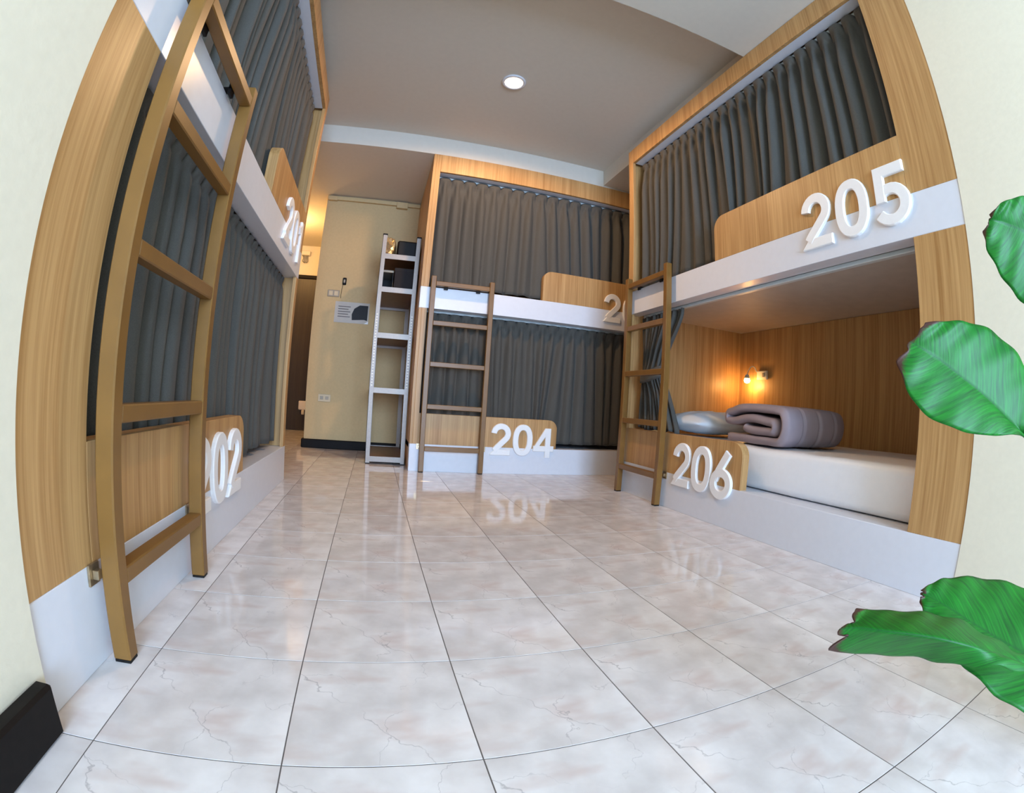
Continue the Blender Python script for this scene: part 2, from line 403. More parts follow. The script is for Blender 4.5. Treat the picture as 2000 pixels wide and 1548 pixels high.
# corridor door
d1 = thing('door_1', (-1.0, 5.6, 0), None, None); d1['kind'] = 'structure'; d1['label'] = 'dark brown door at the end of the corridor'
b = MB(); b.box(-1.44, -0.54, 5.585, 5.615, 0.005, 1.98, c=0.003); b.build('door_panel', DOORM, d1)
b = MB(); b.box(-1.48, -0.50, 5.57, 5.62, 1.985, 2.03, c=0.003); b.box(-1.49, -1.445, 5.57, 5.62, 0, 1.985, c=0.003); b.box(-0.537, -0.50, 5.57, 5.62, 0, 1.985, c=0.003)
b.build('door_frame', SKIRT, d1)

# ------------------------------------------------------------------ bunk units
def arc(cx, cy, r, a0, a1, n=8):
    return [(cx + r * math.cos(math.radians(a0 + (a1 - a0) * i / n)), cy + r * math.sin(math.radians(a0 + (a1 - a0) * i / n))) for i in range(n + 1)]

def strip(b, line, w, d, mp, closed=False, c=0.0035):
    """sweep a bevelled bar cross-section along a 2D centre line"""
    n = len(line); P = [Vector(p) for p in line]; rings = []
    prof = [(-w / 2, 0), (-w / 2, d - c), (-w / 2 + c, d), (w / 2 - c, d), (w / 2, d - c), (w / 2, 0)]
    for i in range(n):
        if closed: e1 = (P[i] - P[i - 1]).normalized(); e2 = (P[(i + 1) % n] - P[i]).normalized()
        else:
            e1 = (P[max(i, 1)] - P[max(i, 1) - 1]).normalized(); e2 = (P[min(i + 1, n - 1)] - P[min(i + 1, n - 1) - 1]).normalized()
        n1 = Vector((-e1.y, e1.x)); n2 = Vector((-e2.y, e2.x)); q = (n1 + n2) / max(0.4, 1 + n1.dot(n2))
        rings.append([b.bm.verts.new(mp(P[i].x + q.x * o, P[i].y + q.y * o, dd)) for o, dd in prof])
    k = len(prof)
    rng = range(n) if closed else range(1, n)
    for i in rng:
        A, B = rings[i - 1], rings[i]
        for j in range(k): b.bm.faces.new((A[j - 1], A[j], B[j], B[j - 1]))
    if not closed: b.bm.faces.new(rings[0]); b.bm.faces.new(rings[-1])

def digit(b, ch, a0, z0, mp, W=0.158, H=0.24, w=0.044, d=0.015):
    """ch drawn in a W x H box whose lower left is (a0,z0)"""
    h = w / 2
    M = lambda a, z, dd: mp(a0 + a, z0 + z, dd)
    if ch == '0':
        pts = []
        for i in range(36):
            t = 2 * math.pi * i / 36; ct, st = math.cos(t), math.sin(t); e = 2 / 2.35
            pts.append((W / 2 + (W / 2 - h) * abs(ct) ** e * (1 if ct >= 0 else -1), H / 2 + (H / 2 - h) * abs(st) ** e * (1 if st >= 0 else -1)))
        strip(b, pts, w, d, M, True)
    elif ch == '2':
        r = W / 2 - h - 0.002; cx, cy = W / 2 - 0.003, H - h - r
        line = arc(cx, cy, r, 178, -38, 16); line += [(0.047, 0.056), (0.03, 0.034)]
        strip(b, line, w, d, M)
        b.poly_prism([(-0.004, 0), (W - 0.004, 0), (W - 0.004, w), (0.03, w), (-0.004, 0.006)], 0, d - 0.0012, M, 0.003)
    elif ch == '4':
        strip(b, [(0.114, 0), (0.114, 0.226)], w, d, M)
        b.poly_prism([(-0.004, 0.046), (0.164, 0.046), (0.164, 0.09), (-0.004, 0.09)], 0, d - 0.0008, M, 0.003)
        b.poly_prism([(-0.004, 0.07), (0.045, 0.088), (0.136, 0.226), (0.088, 0.226)], 0, d - 0.0016, M, 0.003)
    elif ch == '6':
        pts = [(W / 2 + (W / 2 - h) * math.cos(2 * math.pi * i / 32), 0.077 + (0.077 - h) * math.sin(2 * math.pi * i / 32)) for i in range(32)]
        strip(b, pts, w, d, M, True)
        strip(b, [(0.032, 0.094), (0.058, 0.142), (0.118, 0.232)], w, d - 0.001, M)
    elif ch == '5':
        strip(b, [(0.036, 0.096), (0.036, 0.2)], w, d, M)
        b.poly_prism([(0.014, H - w), (W - 0.012, H - w), (W - 0.012, H), (0.014, H)], 0, d - 0.0008, M, 0.003)
        strip(b, arc(0.076, 0.083, 0.061, 128, -148, 18), w, d - 0.0016, M)
    elif ch == '1':
        strip(b, [(0.092, 0), (0.092, H)], w, d, M)
        strip(b, [(0.10, H - 0.024), (0.036, H - 0.066)], w * 0.9, d - 0.001, M)
    elif ch == '3':
        strip(b, arc(0.072, H - 0.064, 0.044, 165, -85, 14), w, d, M)
        strip(b, arc(0.074, 0.076, 0.054, 88, -160, 16), w, d - 0.001, M)

WORDS = {'0': 'zero', '1': 'one', '2': 'two', '3': 'three', '4': 'four', '5': 'five', '6': 'six'}

def bunk(loc, mp, label, L=2.205, wide=0.2, thin=0.06, top=2.45, rail=2.335, lower=(0, 1), upper=(0, 1),
         lower_round='hi', upper_round='hi', num_lo=None, num_up=None, rev=False):
    """mp(l, inward, z) -> world; l runs from the wide post end to the thin end"""
    t = thing('bunk_bed', loc, label, 'bunk bed', 'built-in double decker bunks round the room')
    D = 1.068; E = 0.022
    m3 = lambda x, y, z: mp(x, y, z)
    b = MB(); b.box(0, L, 0, 0.09, 0, 0.2, m3, 0.0015); b.box(0, L, 0.09, D, 0.16, 0.2, m3); b.build('plinth', WHITE, t)
    b = MB(); b.box(0, wide, 0, 0.022, 0.2, 1.19, m3, 0.0015); b.box(0, wide, 0, 0.022, 1.35, top, m3, 0.0015); b.build('corner_post', WOOD, t)
    b = MB(); b.box(L - 0.022, L, 0, 0.09, 0.2, 1.19, m3, 0.0015); b.box(L - 0.022, L, 0, 0.09, 1.35, top, m3, 0.0015)
    b.box(L - thin, L - 0.022, 0, 0.022, 0.2, 1.19, m3, 0.0015); b.box(L - thin, L - 0.022, 0, 0.022, 1.35, top, m3, 0.0015); b.build('corner_post', WOOD, t)
    b = MB(); b.box(wide, L - thin, 0, 0.022, rail, top, m3, 0.0015); b.build('top_rail', WOOD, t)
    b = MB(); b.box(wide, L - thin, 0.022, 0.082, rail, rail + 0.012, m3); b.build('rail_soffit', WHITE, t)
    b = MB(); b.box(0, L, 0, 0.085, 1.19, 1.35, m3, 0.0015); b.build('middle_beam', WHITE, t)
    b = MB(); b.box(E, L - E, 0.132, D, 1.198, 1.30, m3); b.box(E, L - E, 0.085, 0.132, 1.27, 1.30, m3); b.build('bed_base', BASEU, t)
    b = MB(); b.box(E, L - E, D - 0.02, D, 0.2, 1.196, m3); b.box(E, L - E, D - 0.02, D, 1.30, top - 0.02, m3); b.build('back_panel', WOOD, t)
    b = MB(); b.box(0, E, 0.022, D, 0.2, 1.19, m3); b.box(0, E, 0.022, D, 1.35, top - 0.02, m3); b.build('end_panel', WOOD, t)
    b = MB(); b.box(L - E, L, 0.09, D, 0.0, 1.19, m3); b.box(L - E, L, 0.09, D, 1.19, top - 0.02, m3); b.build('end_panel', WOOD, t)
    b = MB(); b.box(0, L, 0.082, D, top - 0.02, top, m3); b.build('roof_panel', BASEU, t)
    for z in (1.176, rail - 0.012):
        b = MB(); b.box(wide - 0.01, L - thin + 0.01, 0.098, 0.128, z, z + 0.02, m3, 0.003); b.build('curtain_track', TRACKM, t)
    # guard boards with one rounded corner
    for (a0, a1), zb, zt, rnd in ((lower, 0.2, 0.424, lower_round), (upper, 1.35, 1.592, upper_round)):
        r = 0.07
        if rnd == 'hi': pts = [(a0, zb), (a1, zb)] + arc(a1 - r, zt - r, r, 0, 90) + [(a0, zt)]
        else: pts = [(a1, zb), (a1, zt)] + arc(a0 + r, zt - r, r, 90, 180) + [(a0, zb)]
        b = MB(); b.poly_prism(pts, 0.045, 0.0, lambda a, z, dd: m3(a, dd, z), 0.0015); b.build('guard_board', WOOD, t)
    for num, z0 in ((num_lo, 0.142), (num_up, 1.248)):
        if not num: continue
        for ch, a in num:
            b = MB()
            if rev: md = lambda q, z, dd, a=a: m3(a - q, -dd, z)
            else: md = lambda q, z, dd, a=a: m3(a + q, -dd, z)
            digit(b, ch, 0, z0 - (0.008 if ch in '46' else 0), md)
            tag(b.build('numeral', NUM, t), 'white raised numeral ' + WORDS[ch])
    return t

mpR = lambda l, i, z: (XR + i, -0.004 + l, z)
mpL = lambda l, i, z: (XL - i, 0.027 + l, z)
mpB = lambda l, i, z: (2.603 - l, YB + i, z)
bunk((XR + 0.5, 1.1, 0), mpR, 'striped wood bunk of the right side numbered 205 above and 206 below', lower=(1.055, 2.145), upper=(0.2, 1.302),
     lower_round='lo', upper_round='hi', num_lo=[('2', 1.588), ('0', 1.42), ('6', 1.262)], num_up=[('2', 0.70), ('0', 0.523), ('5', 0.344)], rev=True)
bunk((XL - 0.5, 1.13, 0), mpL, 'striped wood bunk of the left side numbered 202 below, its ladder nearest', lower=(0.2, 1.29), upper=(1.30, 2.145),
     lower_round='hi', upper_round='lo', num_lo=[('2', 0.715), ('0', 0.89), ('2', 1.066)], num_up=[('2', 1.61), ('0', 1.785), ('1', 1.96)])
bunk((1.5, YB + 0.5, 0), mpB, 'striped wood bunk across the far end numbered 204 below', top=2.442, rail=2.29, lower=(1.075, 2.145), upper=(0.2, 1.26),
     lower_round='lo', upper_round='hi', num_lo=[('2', 1.602), ('0', 1.432), ('4', 1.262)], num_up=[('2', 0.722), ('0', 0.545), ('3', 0.37)], rev=True)

# ------------------------------------------------------------------ ladders
def ladder(mp, l0, l1, label, loc):
    """mp(l, out, z); rails 38 mm square standing 18 mm off the bunk face"""
    t = thing('bunk_ladder', loc, label, 'ladder', 'brown painted ladders hooked on the bunks')
    o0, o1 = 0.019, 0.057; r = 0.036
    for a in (l0, l1 - r):
        b = MB(); b.box(a, a + r, o0, o1, 0.006, 1.425, mp, 0.003); k = b.build('rail', LADDER, t)
        b = MB(); b.box(a + 0.002, a + r - 0.002, o0 + 0.002, o1 - 0.002, 0, 0.006, mp); b.build('rubber_foot', BLACK, k)
    for z in (0.155, 0.458, 0.762, 1.06, 1.352):
        b = MB(); b.box(l0 + r, l1 - r, o0 + 0.002, o1 - 0.001, z, z + 0.034, mp, 0.003); b.build('rung', LADDER, t)
    for a in (l0 - 0.02, l1 - 0.016):
        z = 0.162
        b = MB(); b.box(a, a + 0.036, 0.0005, 0.006, z, z + 0.042, mp, 0.001); b.box(a + 0.01, a + 0.026, 0.006, 0.019, z + 0.012, z + 0.03, mp, 0.001); b.build('bracket', STEEL, t)
    for a in (l0 + 0.10, l1 - 0.13):
        b = MB(); b.box(a, a + 0.03, -0.040, 0.021, 1.3515, 1.357, mp, 0.001); b.box(a, a + 0.03, 0.012, 0.021, 1.335, 1.385, mp, 0.001); b.build('hook', BLACK, t)
    return t
ladder(lambda l, o, z: (XL + o, l, z), 0.224, 0.722, 'brown painted ladder standing nearest, before the curtains at the left', (XL + 0.04, 0.47, 0))
ladder(lambda l, o, z: (XR - o, l, z), 1.662, 2.148, 'brown painted ladder at the far end of the open bunk 206', (XR - 0.04, 1.9, 0))
ladder(lambda l, o, z: (l, YB - o, z), 0.468, 0.942, 'brown painted ladder before bunk 204 beside the metal shelf', (0.7, YB - 0.04, 0))

# ------------------------------------------------------------------ curtains
def sstep(a, b, x):
    t = max(0.0, min(1.0, (x - a) / (b - a))); return t * t * (3 - 2 * t)
def curtain(mp, l0, l1, z0, z1, pleats, seed, label, inset=0.078, bottom_in=0.070):
    rnd = random.Random(seed); per = 16; n = pleats * per
    ph = [rnd.uniform(-0.16, 0.16) for _ in range(pleats + 2)]; am = [rnd.uniform(0.55, 1.2) for _ in range(pleats + 2)]
    drift = [rnd.uniform(-1, 1) for _ in range(pleats + 2)]; shut = [rnd.random() for _ in range(pleats + 2)]
    rows = [0, .02, .045, .07, .09, .11, .14, .18, .24, .32, .42, .54, .66, .78, .89, 0.96, 1.0]
    P = []
    for rz in rows:
        z = z1 - (z1 - z0) * rz; dz = z1 - z; row = []
        tt = sstep(0.07, 0.22, dz); hang = rz
        for i in range(n + 1):
            u = i / n * pleats; k = min(int(u), pleats - 1); f = u - k; g = f - 0.5
            a = am[k] + (am[k + 1] - am[k]) * sstep(0.6, 1.0, f) * 0.5
            pin = math.exp(-(g / 0.13) ** 2) * (1 - 0.35 * math.exp(-(g / 0.035) ** 2))    # tucks pinched together under the heading
            head = 0.75 * (1 - min(1, abs(2 * g)) ** 5) * (1 - sstep(0.0, 0.075, dz))       # flat scallops of the heading tape
            ff = g + ph[k] * (0.35 + hang) * math.sin(math.pi * f)
            wide = 0.30 + 0.10 * (am[k] - 1) + 0.10 * hang
            fold = (1 - min(1, abs(ff) / wide / 1.25) ** 2.2) * a * (1 - 0.28 * shut[k] * sstep(0.25, 0.8, hang))
            fold = max(0.0, fold) + 0.10 * math.sin(2 * math.pi * (f * 2 + k * 0.37)) * hang * 0.6
            d = (1 - tt) * (1.05 * pin * sstep(0.02, 0.075, dz) + head) + tt * fold
            dep = inset + (bottom_in - inset) * rz + 0.024 - 0.047 * d
            env = math.sin(math.pi * min(1, max(0, i / n))) ** 0.5
            x = l0 + (l1 - l0) * i / n + ((drift[k] + (drift[k + 1] - drift[k]) * f) * 0.045 + 0.05 * math.sin(u * 0.55 + seed)) * hang ** 1.3 * env
            zz = z + (0.012 * noise.noise(Vector((u * 0.8, seed, 0))) + 0.004 if rz == 1.0 else 0)
            if rz == 0: zz += 0.008 * (1 - min(1, abs(2 * g)) ** 3) - 0.003
            row.append(mp(x, max(0.0485, dep), zz))
        P.append(row)
    b = MB(); b.grid(P)
    o = b.build('curtain', CURT, None, smooth=True, solid=0.002)
    return tag(o, label, 'curtain', 'charcoal pinch pleat bunk curtains')
curtain(mpR, 0.205, 2.14, 1.375, 2.315, 25, 3, 'charcoal curtain drawn along the upper right bunk above 205')
curtain(mpL, 0.205, 2.14, 1.375, 2.315, 25, 5, 'charcoal curtain drawn along the upper left bunk behind the ladder top')
curtain(mpL, 0.205, 2.14, 0.232, 1.168, 24, 8, 'charcoal curtain drawn along the lower left bunk, hanging behind 202')
curtain(mpB, 0.205, 2.14, 1.375, 2.272, 19, 13, 'charcoal curtain drawn along the upper far bunk below the wood rail')
curtain(mpB, 0.205, 2.14, 0.232, 1.168, 22, 21, 'charcoal curtain drawn along the lower far bunk above 204')
# tied back curtain of bunk 206
t = thing('curtain', (XR + 0.08, 1.95, 0.44), 'charcoal curtain tied back at the far end of the open bunk 206', 'curtain', 'charcoal pinch pleat bunk curtains')
P = []; rows = 34; cols = 84
for j in range(rows + 1):
    s = j / rows; z = 1.170 - s * (1.170 - 0.425)
    zc = 0.77
    if z > zc: k = sstep(zc, 1.16, z); near = 1.862 - (1.862 - 1.67) * k ** 1.5; far = 2.105 + 0.03 * k
    else: k = sstep(zc, 0.43, z) if False else min(1, (zc - z) / 0.33); near = 1.862 - 0.165 * k; far = 2.105 + 0.02 * k
    cin = math.exp(-((z - zc) / 0.07) ** 2)
    row = []
    for i in range(cols + 1):
        u = i / cols
        amp = 0.016 * (1 - 0.45 * cin)
        d = amp * math.sin(2 * math.pi * u * 11 + 0.8 * math.sin(3 * z)) + 0.008 * math.sin(2 * math.pi * u * 5 + 5 * z)
        bulge = -0.028 * math.sin(math.pi * u) * (0.4 + cin)
        row.append((XR + 0.085 + d + bulge + 0.004, far + (near - far) * u, z + 0.012 * math.sin(u * 17) * (s > 0.99)))
    P.append(row)
b = MB(); b.grid(P); b.build('curtain_cloth', CURT, t, smooth=True, solid=0.002)
P = []
for j in range(5):
    z = 0.735 + 0.075 * j / 4; row = []
    for i in range(21):
        u = i / 20; a = math.pi * u
        row.append((XR + 0.082 - 0.062 * math.sin(a) ** 0.6, 2.115 - 0.262 * u, z + 0.03 * u - 0.025 * math.sin(a)))
    P.append(row)
b = MB(); b.grid(P); b.build('tieback', CURT, t, smooth=True, solid=0.003)

# ------------------------------------------------------------------ bedding of bunk 206
def soft_box(x0, x1, y0, y1, z0, z1, r, seg, fn=None):
    b = bmesh.new(); bmesh.ops.create_cube(b, size=1)
    for v in b.verts: v.co = Vector(((x0 + x1) / 2 + v.co.x * (x1 - x0), (y0 + y1) / 2 + v.co.y * (y1 - y0), (z0 + z1) / 2 + v.co.z * (z1 - z0)))
    bmesh.ops.bevel(b, geom=b.edges[:], offset=r, segments=4, profile=0.5, affect='EDGES')
    bmesh.ops.subdivide_edges(b, edges=[e for e in b.edges if e.calc_length() > 0.2], cuts=seg, use_grid_fill=True)
    if fn:
        for v in b.verts: v.co += fn(v.co)
    m = MB(); m._merge(b, lambda x, y, z: (x, y, z)); return m
def mcr(c):
    q = noise.noise(c * 5.0) * 0.006 + noise.noise(Vector((c.x * 14, c.y * 9, c.z * 22))) * 0.003
    return Vector((q if c.x < 1.95 else 0, 0, q * (1 if c.z > 0.35 else 0)))
m = soft_box(1.872, 2.80, 0.03, 2.165, 0.203, 0.402, 0.035, 18, mcr)
tag(m.build('mattress', SHEET, smooth=True), 'thick white sheeted mattress in the open lower bunk 206', 'mattress')
# pillow
P = []; N = 26
b = bmesh.new()
def pil(u, v, s):
    e = (1 - abs(u) ** 2.7) * (1 - abs(v) ** 2.7); hgt = max(0, e) ** 0.7
    wr = 0.008 * noise.noise(Vector((u * 4, v * 4, s))) + 0.006 * noise.noise(Vector((u * 11, v * 7, s)))
    x = 2.28 + 0.33 * u * (1 - 0.05 * abs(v)); y = 1.875 + 0.235 * v * (1 - 0.06 * abs(u))
    return Vector((x, y, 0.486 + s * (0.082 if s > 0 else 0.070) * hgt + (wr if s > 0 else max(0, wr)) * hgt))
m = MB()
for s in (1, -1):
    m.grid([[pil(-1 + 2 * i / N, -1 + 2 * j / N, s) for i in range(N + 1)] for j in range(N + 1)])
bmesh.ops.remove_doubles(m.bm, verts=m.bm.verts[:], dist=0.0008)
tag(m.build('pillow', PILLOWM, smooth=True), 'plump white pillow lying behind the grey quilt', 'pillow')
# folded quilt: a flattened roll, its layered end towards the aisle
def quilt_lines():
    """centre line of the folded quilt in (y, z), from outside to inside"""
    yA, yB_ = 0.955, 1.465; pts = []
    def q(y, z): pts.append(Vector((y, z)))
    # outermost: bottom far -> bottom near -> near fold -> over the top -> far fold -> second layer -> near inner fold -> inner
    for y in (1.43, 1.34, 1.22, 1.10, 1.01): q(y, 0.4335)
    for a in (-75, -45, -15, 15, 45, 75): q(1.000 - 0.052 * math.cos(math.radians(a)), 0.5095 + 0.0745 * math.sin(math.radians(a)))
    for y, z in ((1.06, 0.589), (1.15, 0.594), (1.25, 0.597), (1.35, 0.590), (1.41, 0.577)): q(y, z)
    for a in (60, 20, -20, -55): q(1.432 + 0.026 * math.cos(math.radians(a)), 0.548 + 0.026 * math.sin(math.radians(a)))
    for y, z in ((1.40, 0.523), (1.33, 0.533), (1.25, 0.543), (1.17, 0.539), (1.10, 0.530), (1.065, 0.525)): q(y, z)
    for a in (70, 30, -10, -50, -80): q(1.050 - 0.022 * math.cos(math.radians(a)), 0.503 + 0.0225 * math.sin(math.radians(a)))
    for y, z in ((1.09, 0.481), (1.16, 0.481), (1.23, 0.482), (1.27, 0.489), (1.285, 0.497)): q(y, z)
    return pts
line = quilt_lines()
# resample smoothly (Catmull-Rom)
def crom(pts, per=4):
    out = []
    for i in range(len(pts) - 1):
        p0, p1, p2, p3 = pts[max(i - 1, 0)], pts[i], pts[i + 1], pts[min(i + 2, len(pts) - 1)]
        for k in range(per):
            t_ = k / per
            out.append(0.5 * ((2 * p1) + (p2 - p0) * t_ + (2 * p0 - 5 * p1 + 4 * p2 - p3) * t_ ** 2 + (3 * p1 - p0 - 3 * p2 + p3) * t_ ** 3))
    out.append(pts[-1]); return out
line = crom(line, 3)
half = 0.0222
def offs(line, o):
    out = []; n = len(line)
    for i, p in enumerate(line):
        t_ = (line[min(i + 1, n - 1)] - line[max(i - 1, 0)]).normalized(); out.append(p + Vector((-t_.y, t_.x)) * o)
    return out
def loop(line, h):
    return offs(line, h) + offs(line, -h)[::-1]
rings = []
NX = 66
for i in range(NX + 1):
    s = i / NX; x = 1.955 + 0.545 * s
    if s < 0.06: h = half * math.sqrt(max(0.05, 1 - ((0.06 - s) / 0.06) ** 2))
    elif s > 0.94: h = half * math.sqrt(max(0.05, 1 - ((s - 0.94) / 0.06) ** 2))
    else: h = half
    rnd_ = 1.0 - 0.10 * max(0, (s - 0.7) / 0.3) ** 2
    quiltdip = 0.006 * max(0, 1 - abs(((s * 4.0 + 0.5) % 1) - 0.5) / 0.09)
    ring = []
    for p in loop(line, h):
        c0 = Vector((1.21, 0.505)); v = (p - c0) * rnd_
        v *= 1 - quiltdip / 0.1
        p2 = c0 + v; p2.y = max(0.408, p2.y)
        jit = 0.004 * noise.noise(Vector((p.x * 9, p.y * 9, s * 4)))
        shear = (p.x - 1.21) * 0.10 - 0.03 * s
        ring.append(Vector((x + shear + 0.05 * (p.x - 0.95), p2.x + jit - 0.015 * s, p2.y + jit)))
    rings.append(ring)
m = MB(); vs = [[m.bm.verts.new(p) for p in r] for r in rings]; k = len(vs[0])
for A, B in zip(vs, vs[1:]):
    for i in range(k): m.bm.faces.new((A[i - 1], A[i], B[i], B[i - 1]))
n2 = k // 2
for R in (vs[0], vs[-1]):
    for i in range(n2 - 1): m.bm.faces.new((R[i], R[i + 1], R[k - 2 - i], R[k - 1 - i]))
tag(m.build('quilt', DUVETM, smooth=True), 'grey mauve quilt folded into a fat roll on the white mattress', 'quilt')
# reading light on the back panel
t = thing('reading_light', (2.805, 1.92, 0.86), 'small gooseneck reading light glowing on the back panel of bunk 206', 'lamp')
b = MB(); b.box(2.79, 2.81, 1.872, 1.975, 0.828, 0.893, c=0.004); b.build('wall_plate', PLASTICW, t)
b = MB(); b.box(2.783, 2.79, 1.892, 1.912, 0.845, 0.875, c=0.002); b.build('switch', GREYPL, t)
b = MB(); pts = []
for i in range(13):
    a = math.pi * i / 12; pts.append((2.785 - 0.05 * i / 12, 1.975 + 0.022 - 0.022 * math.cos(a), 0.893 + 0.045 * math.sin(a) - 0.028 * i / 12))
b.tube([(2.80, 1.972, 0.88)] + pts, 0.004, 8); b.build('gooseneck', TRACKM, t, smooth=True)
b = MB(); b.lathe([(0.010, 0.03), (0.014, 0.026), (0.024, 0.0), (0.022, 0.0), (0.012, 0.024)], (2.735, 2.019, 0.834), 18); b.build('lamp_shade', TRACKM, t, smooth=True)
b = MB(); b.lathe([(0.004, -0.040), (0.018, -0.035), (0.024, -0.020), (0.019, -0.004), (0.008, 0.010)], (2.735, 2.019, 0.838), 16); b.build('bulb', BULB, t, smooth=True)

# ------------------------------------------------------------------ ceiling downlight
t = thing('ceiling_light', (0.775, 1.93, 2.60), 'round glowing warm downlight in the recessed ceiling', 'lamp')
b = MB(); b.lathe([(0.075, 0.0), (0.078, -0.006), (0.072, -0.012), (0.060, -0.012), (0.058, -0.004)], (0.775, 1.93, 2.60), 40, close=False); b.build('trim_ring', WHITE, t, smooth=True)
b = MB(); b.lathe([(0.001, -0.006), (0.058, -0.0055), (0.058, -0.002), (0.001, -0.002)], (0.775, 1.93, 2.60), 40); b.build('diffuser', LAMP, t)

# ------------------------------------------------------------------ metal shelf with boxes (gap beside bunk 204)
t = thing('metal_shelf', (0.24, 3.45, 0), 'tall narrow slotted aluminium shelf between the far wall and the bunk', 'shelf')
X0, X1, Y0, Y1 = 0.081, 0.388, 3.045, 3.83
for (x, y, sx, sy) in ((X0, Y0, 1, 1), (X1, Y0, -1, 1), (X0, Y1, 1, -1), (X1, Y1, -1, -1)):
    b = MB(); b.box(min(x, x + sx * 0.034), max(x, x + sx * 0.034), min(y, y + sy * 0.003), max(y, y + sy * 0.003), 0.008, 1.80)
    b.box(min(x, x + sx * 0.003), max(x, x + sx * 0.003), min(y, y + sy * 0.034), max(y, y + sy * 0.034), 0.008, 1.80)
    k = b.build('post', ALU, t)
    if sy > 0:
        b = MB()
        for i in range(26):
            z = 0.60 + i * 0.022; cx = x + sx * 0.018
            b.box(cx - 0.006, cx + 0.006, y - 0.0008, y, z, z + 0.010)
        tag(b.build('slot_hole', PLASTICW, k), None, None, None, 'stuff')
    b = MB(); b.box(min(x - sx * 0.002, x + sx * 0.036), max(x - sx * 0.002, x + sx * 0.036), min(y - sy * 0.003, y + sy * 0.036), max(y - sy * 0.003, y + sy * 0.036), 1.80, 1.812, c=0.003); b.build('end_cap', BLACK, k)
    b = MB(); b.box(min(x, x + sx * 0.034), max(x, x + sx * 0.034), min(y, y + sy * 0.034), max(y, y + sy * 0.034), 0, 0.008); b.build('foot', BLACK, k)
for z in (0.018, 0.548, 0.972, 1.335, 1.605):
    b = MB(); b.box(X0 + 0.034, X1 - 0.034, Y0 + 0.0005, Y0 + 0.004, z, z + 0.042, c=0.0005); b.build('cross_bar', ALU, t)
    b = MB(); b.box(X0 + 0.034, X1 - 0.034, Y1 - 0.004, Y1 - 0.0005, z, z + 0.042, c=0.0005); b.build('cross_bar', ALU, t)
    b = MB(); b.box(X0 + 0.004, X1 - 0.004, Y0 + 0.005, Y1 - 0.005, z + 0.022, z + 0.036); b.build('shelf_board', BROWNB, t)
zt = 1.605 + 0.037
t = thing('black_case', (0.29, 3.35, zt), 'black case on the top board of the metal shelf', 'case')
b = MB(); b.box(0.205, 0.375, 3.12, 3.55, zt, zt + 0.15, c=0.012); b.build('body', BLACK, t)
b = MB(); b.tube([(0.26, 3.33, zt + 0.148), (0.262, 3.33, zt + 0.165), (0.29, 3.33, zt + 0.17), (0.318, 3.33, zt + 0.165), (0.32, 3.33, zt + 0.148)], 0.006, 8); b.build('handle', BLACK, t, smooth=True)
# crinkled shiny wrapping, gold of the lamp's reflection put into its colour
FOIL = noise_to(mat('crinkled_lamp_tinted_foil', lin(246, 214, 160), 0.22, 0.5, 0.75), 30, 0.1, bump=0.3, dist=0.01)
m = MB(); R1 = []
rr = random.Random(4)
b2 = bmesh.new(); bmesh.ops.create_icosphere(b2, subdivisions=3, radius=1)
for v in b2.verts:
    q = v.co.copy(); n_ = noise.noise(q * 2.3) * 0.22 + noise.noise(q * 6) * 0.12
    v.co = Vector((0.140 + (abs(q.x) ** 0.6 * (1 if q.x > 0 else -1)) * 0.058 * (1 + 0.3 * n_), 3.25 + q.y * 0.15 * (1 + n_), max(zt + 0.0005, zt + 0.095 + (abs(q.z) ** 0.7 * (1 if q.z > 0 else -1)) * 0.098 * (1 + n_))))
m._merge(b2, lambda x, y, z: (x, y, z))
tag(m.build('foil_bag', FOIL), 'shiny crinkled lamp-tinted bag beside the black case on the metal shelf', 'bag')
zb = 1.335 + 0.037
t = thing('card_box', (0.285, 3.3, zb), 'dark grey box on the second board of the metal shelf', 'box')
b = MB(); b.box(0.205, 0.378, 3.10, 3.5, zb, zb + 0.175, c=0.003); b.build('body', BOXG, t)
b = MB(); b.box(0.203, 0.38, 3.098, 3.502, zb + 0.150, zb + 0.18, c=0.002); b.build('lid', BOXG, t)
t = thing('open_bin', (0.145, 3.3, zb), 'small open fronted grey bin next to the dark grey box', 'bin')
b = MB(); b.box(0.098, 0.196, 3.14, 3.4, zb, zb + 0.006); b.box(0.098, 0.104, 3.14, 3.4, zb, zb + 0.145); b.box(0.19, 0.196, 3.14, 3.4, zb, zb + 0.145); b.box(0.098, 0.196, 3.394, 3.4, zb, zb + 0.145); b.build('body', BLACK, t)
b = MB(); b.box(0.096, 0.198, 3.135, 3.402, zb + 0.145, zb + 0.165, c=0.003); b.build('lid', GREYPL, t)

# ------------------------------------------------------------------ things on the far wall
Yw = 3.86
def plate(name, x0, x1, z0, z1, m_, label, cat, keys):
    t = thing(name, ((x0 + x1) / 2, Yw, (z0 + z1) / 2), label, cat)
    b = MB(); b.box(x0, x1, Yw - 0.010, Yw - 0.0005, z0, z1, c=0.003); b.build('plate', m_, t)
    for (a, bb, c_, d_, mm, nm) in keys:
        b = MB(); b.box(a, bb, Yw - 0.014, Yw - 0.010, c_, d_, c=0.001); b.build(nm, mm, t)
plate('light_switch', -0.40, -0.285, 1.425, 1.49, GREYPL, 'grey brown double switch plate on the far wall left of the notice', 'switch',
      [(-0.385, -0.350, 1.437, 1.478, SOCK, 'rocker'), (-0.335, -0.300, 1.437, 1.478, SOCK, 'rocker')])
plate('wall_socket', -0.405, -0.285, 0.435, 0.505, SOCK, 'cream double socket low on the far wall above the black skirting', 'socket',
      [(-0.385, -0.355, 0.455, 0.485, GREYPL, 'outlet'), (-0.335, -0.305, 0.455, 0.485, GREYPL, 'outlet')])
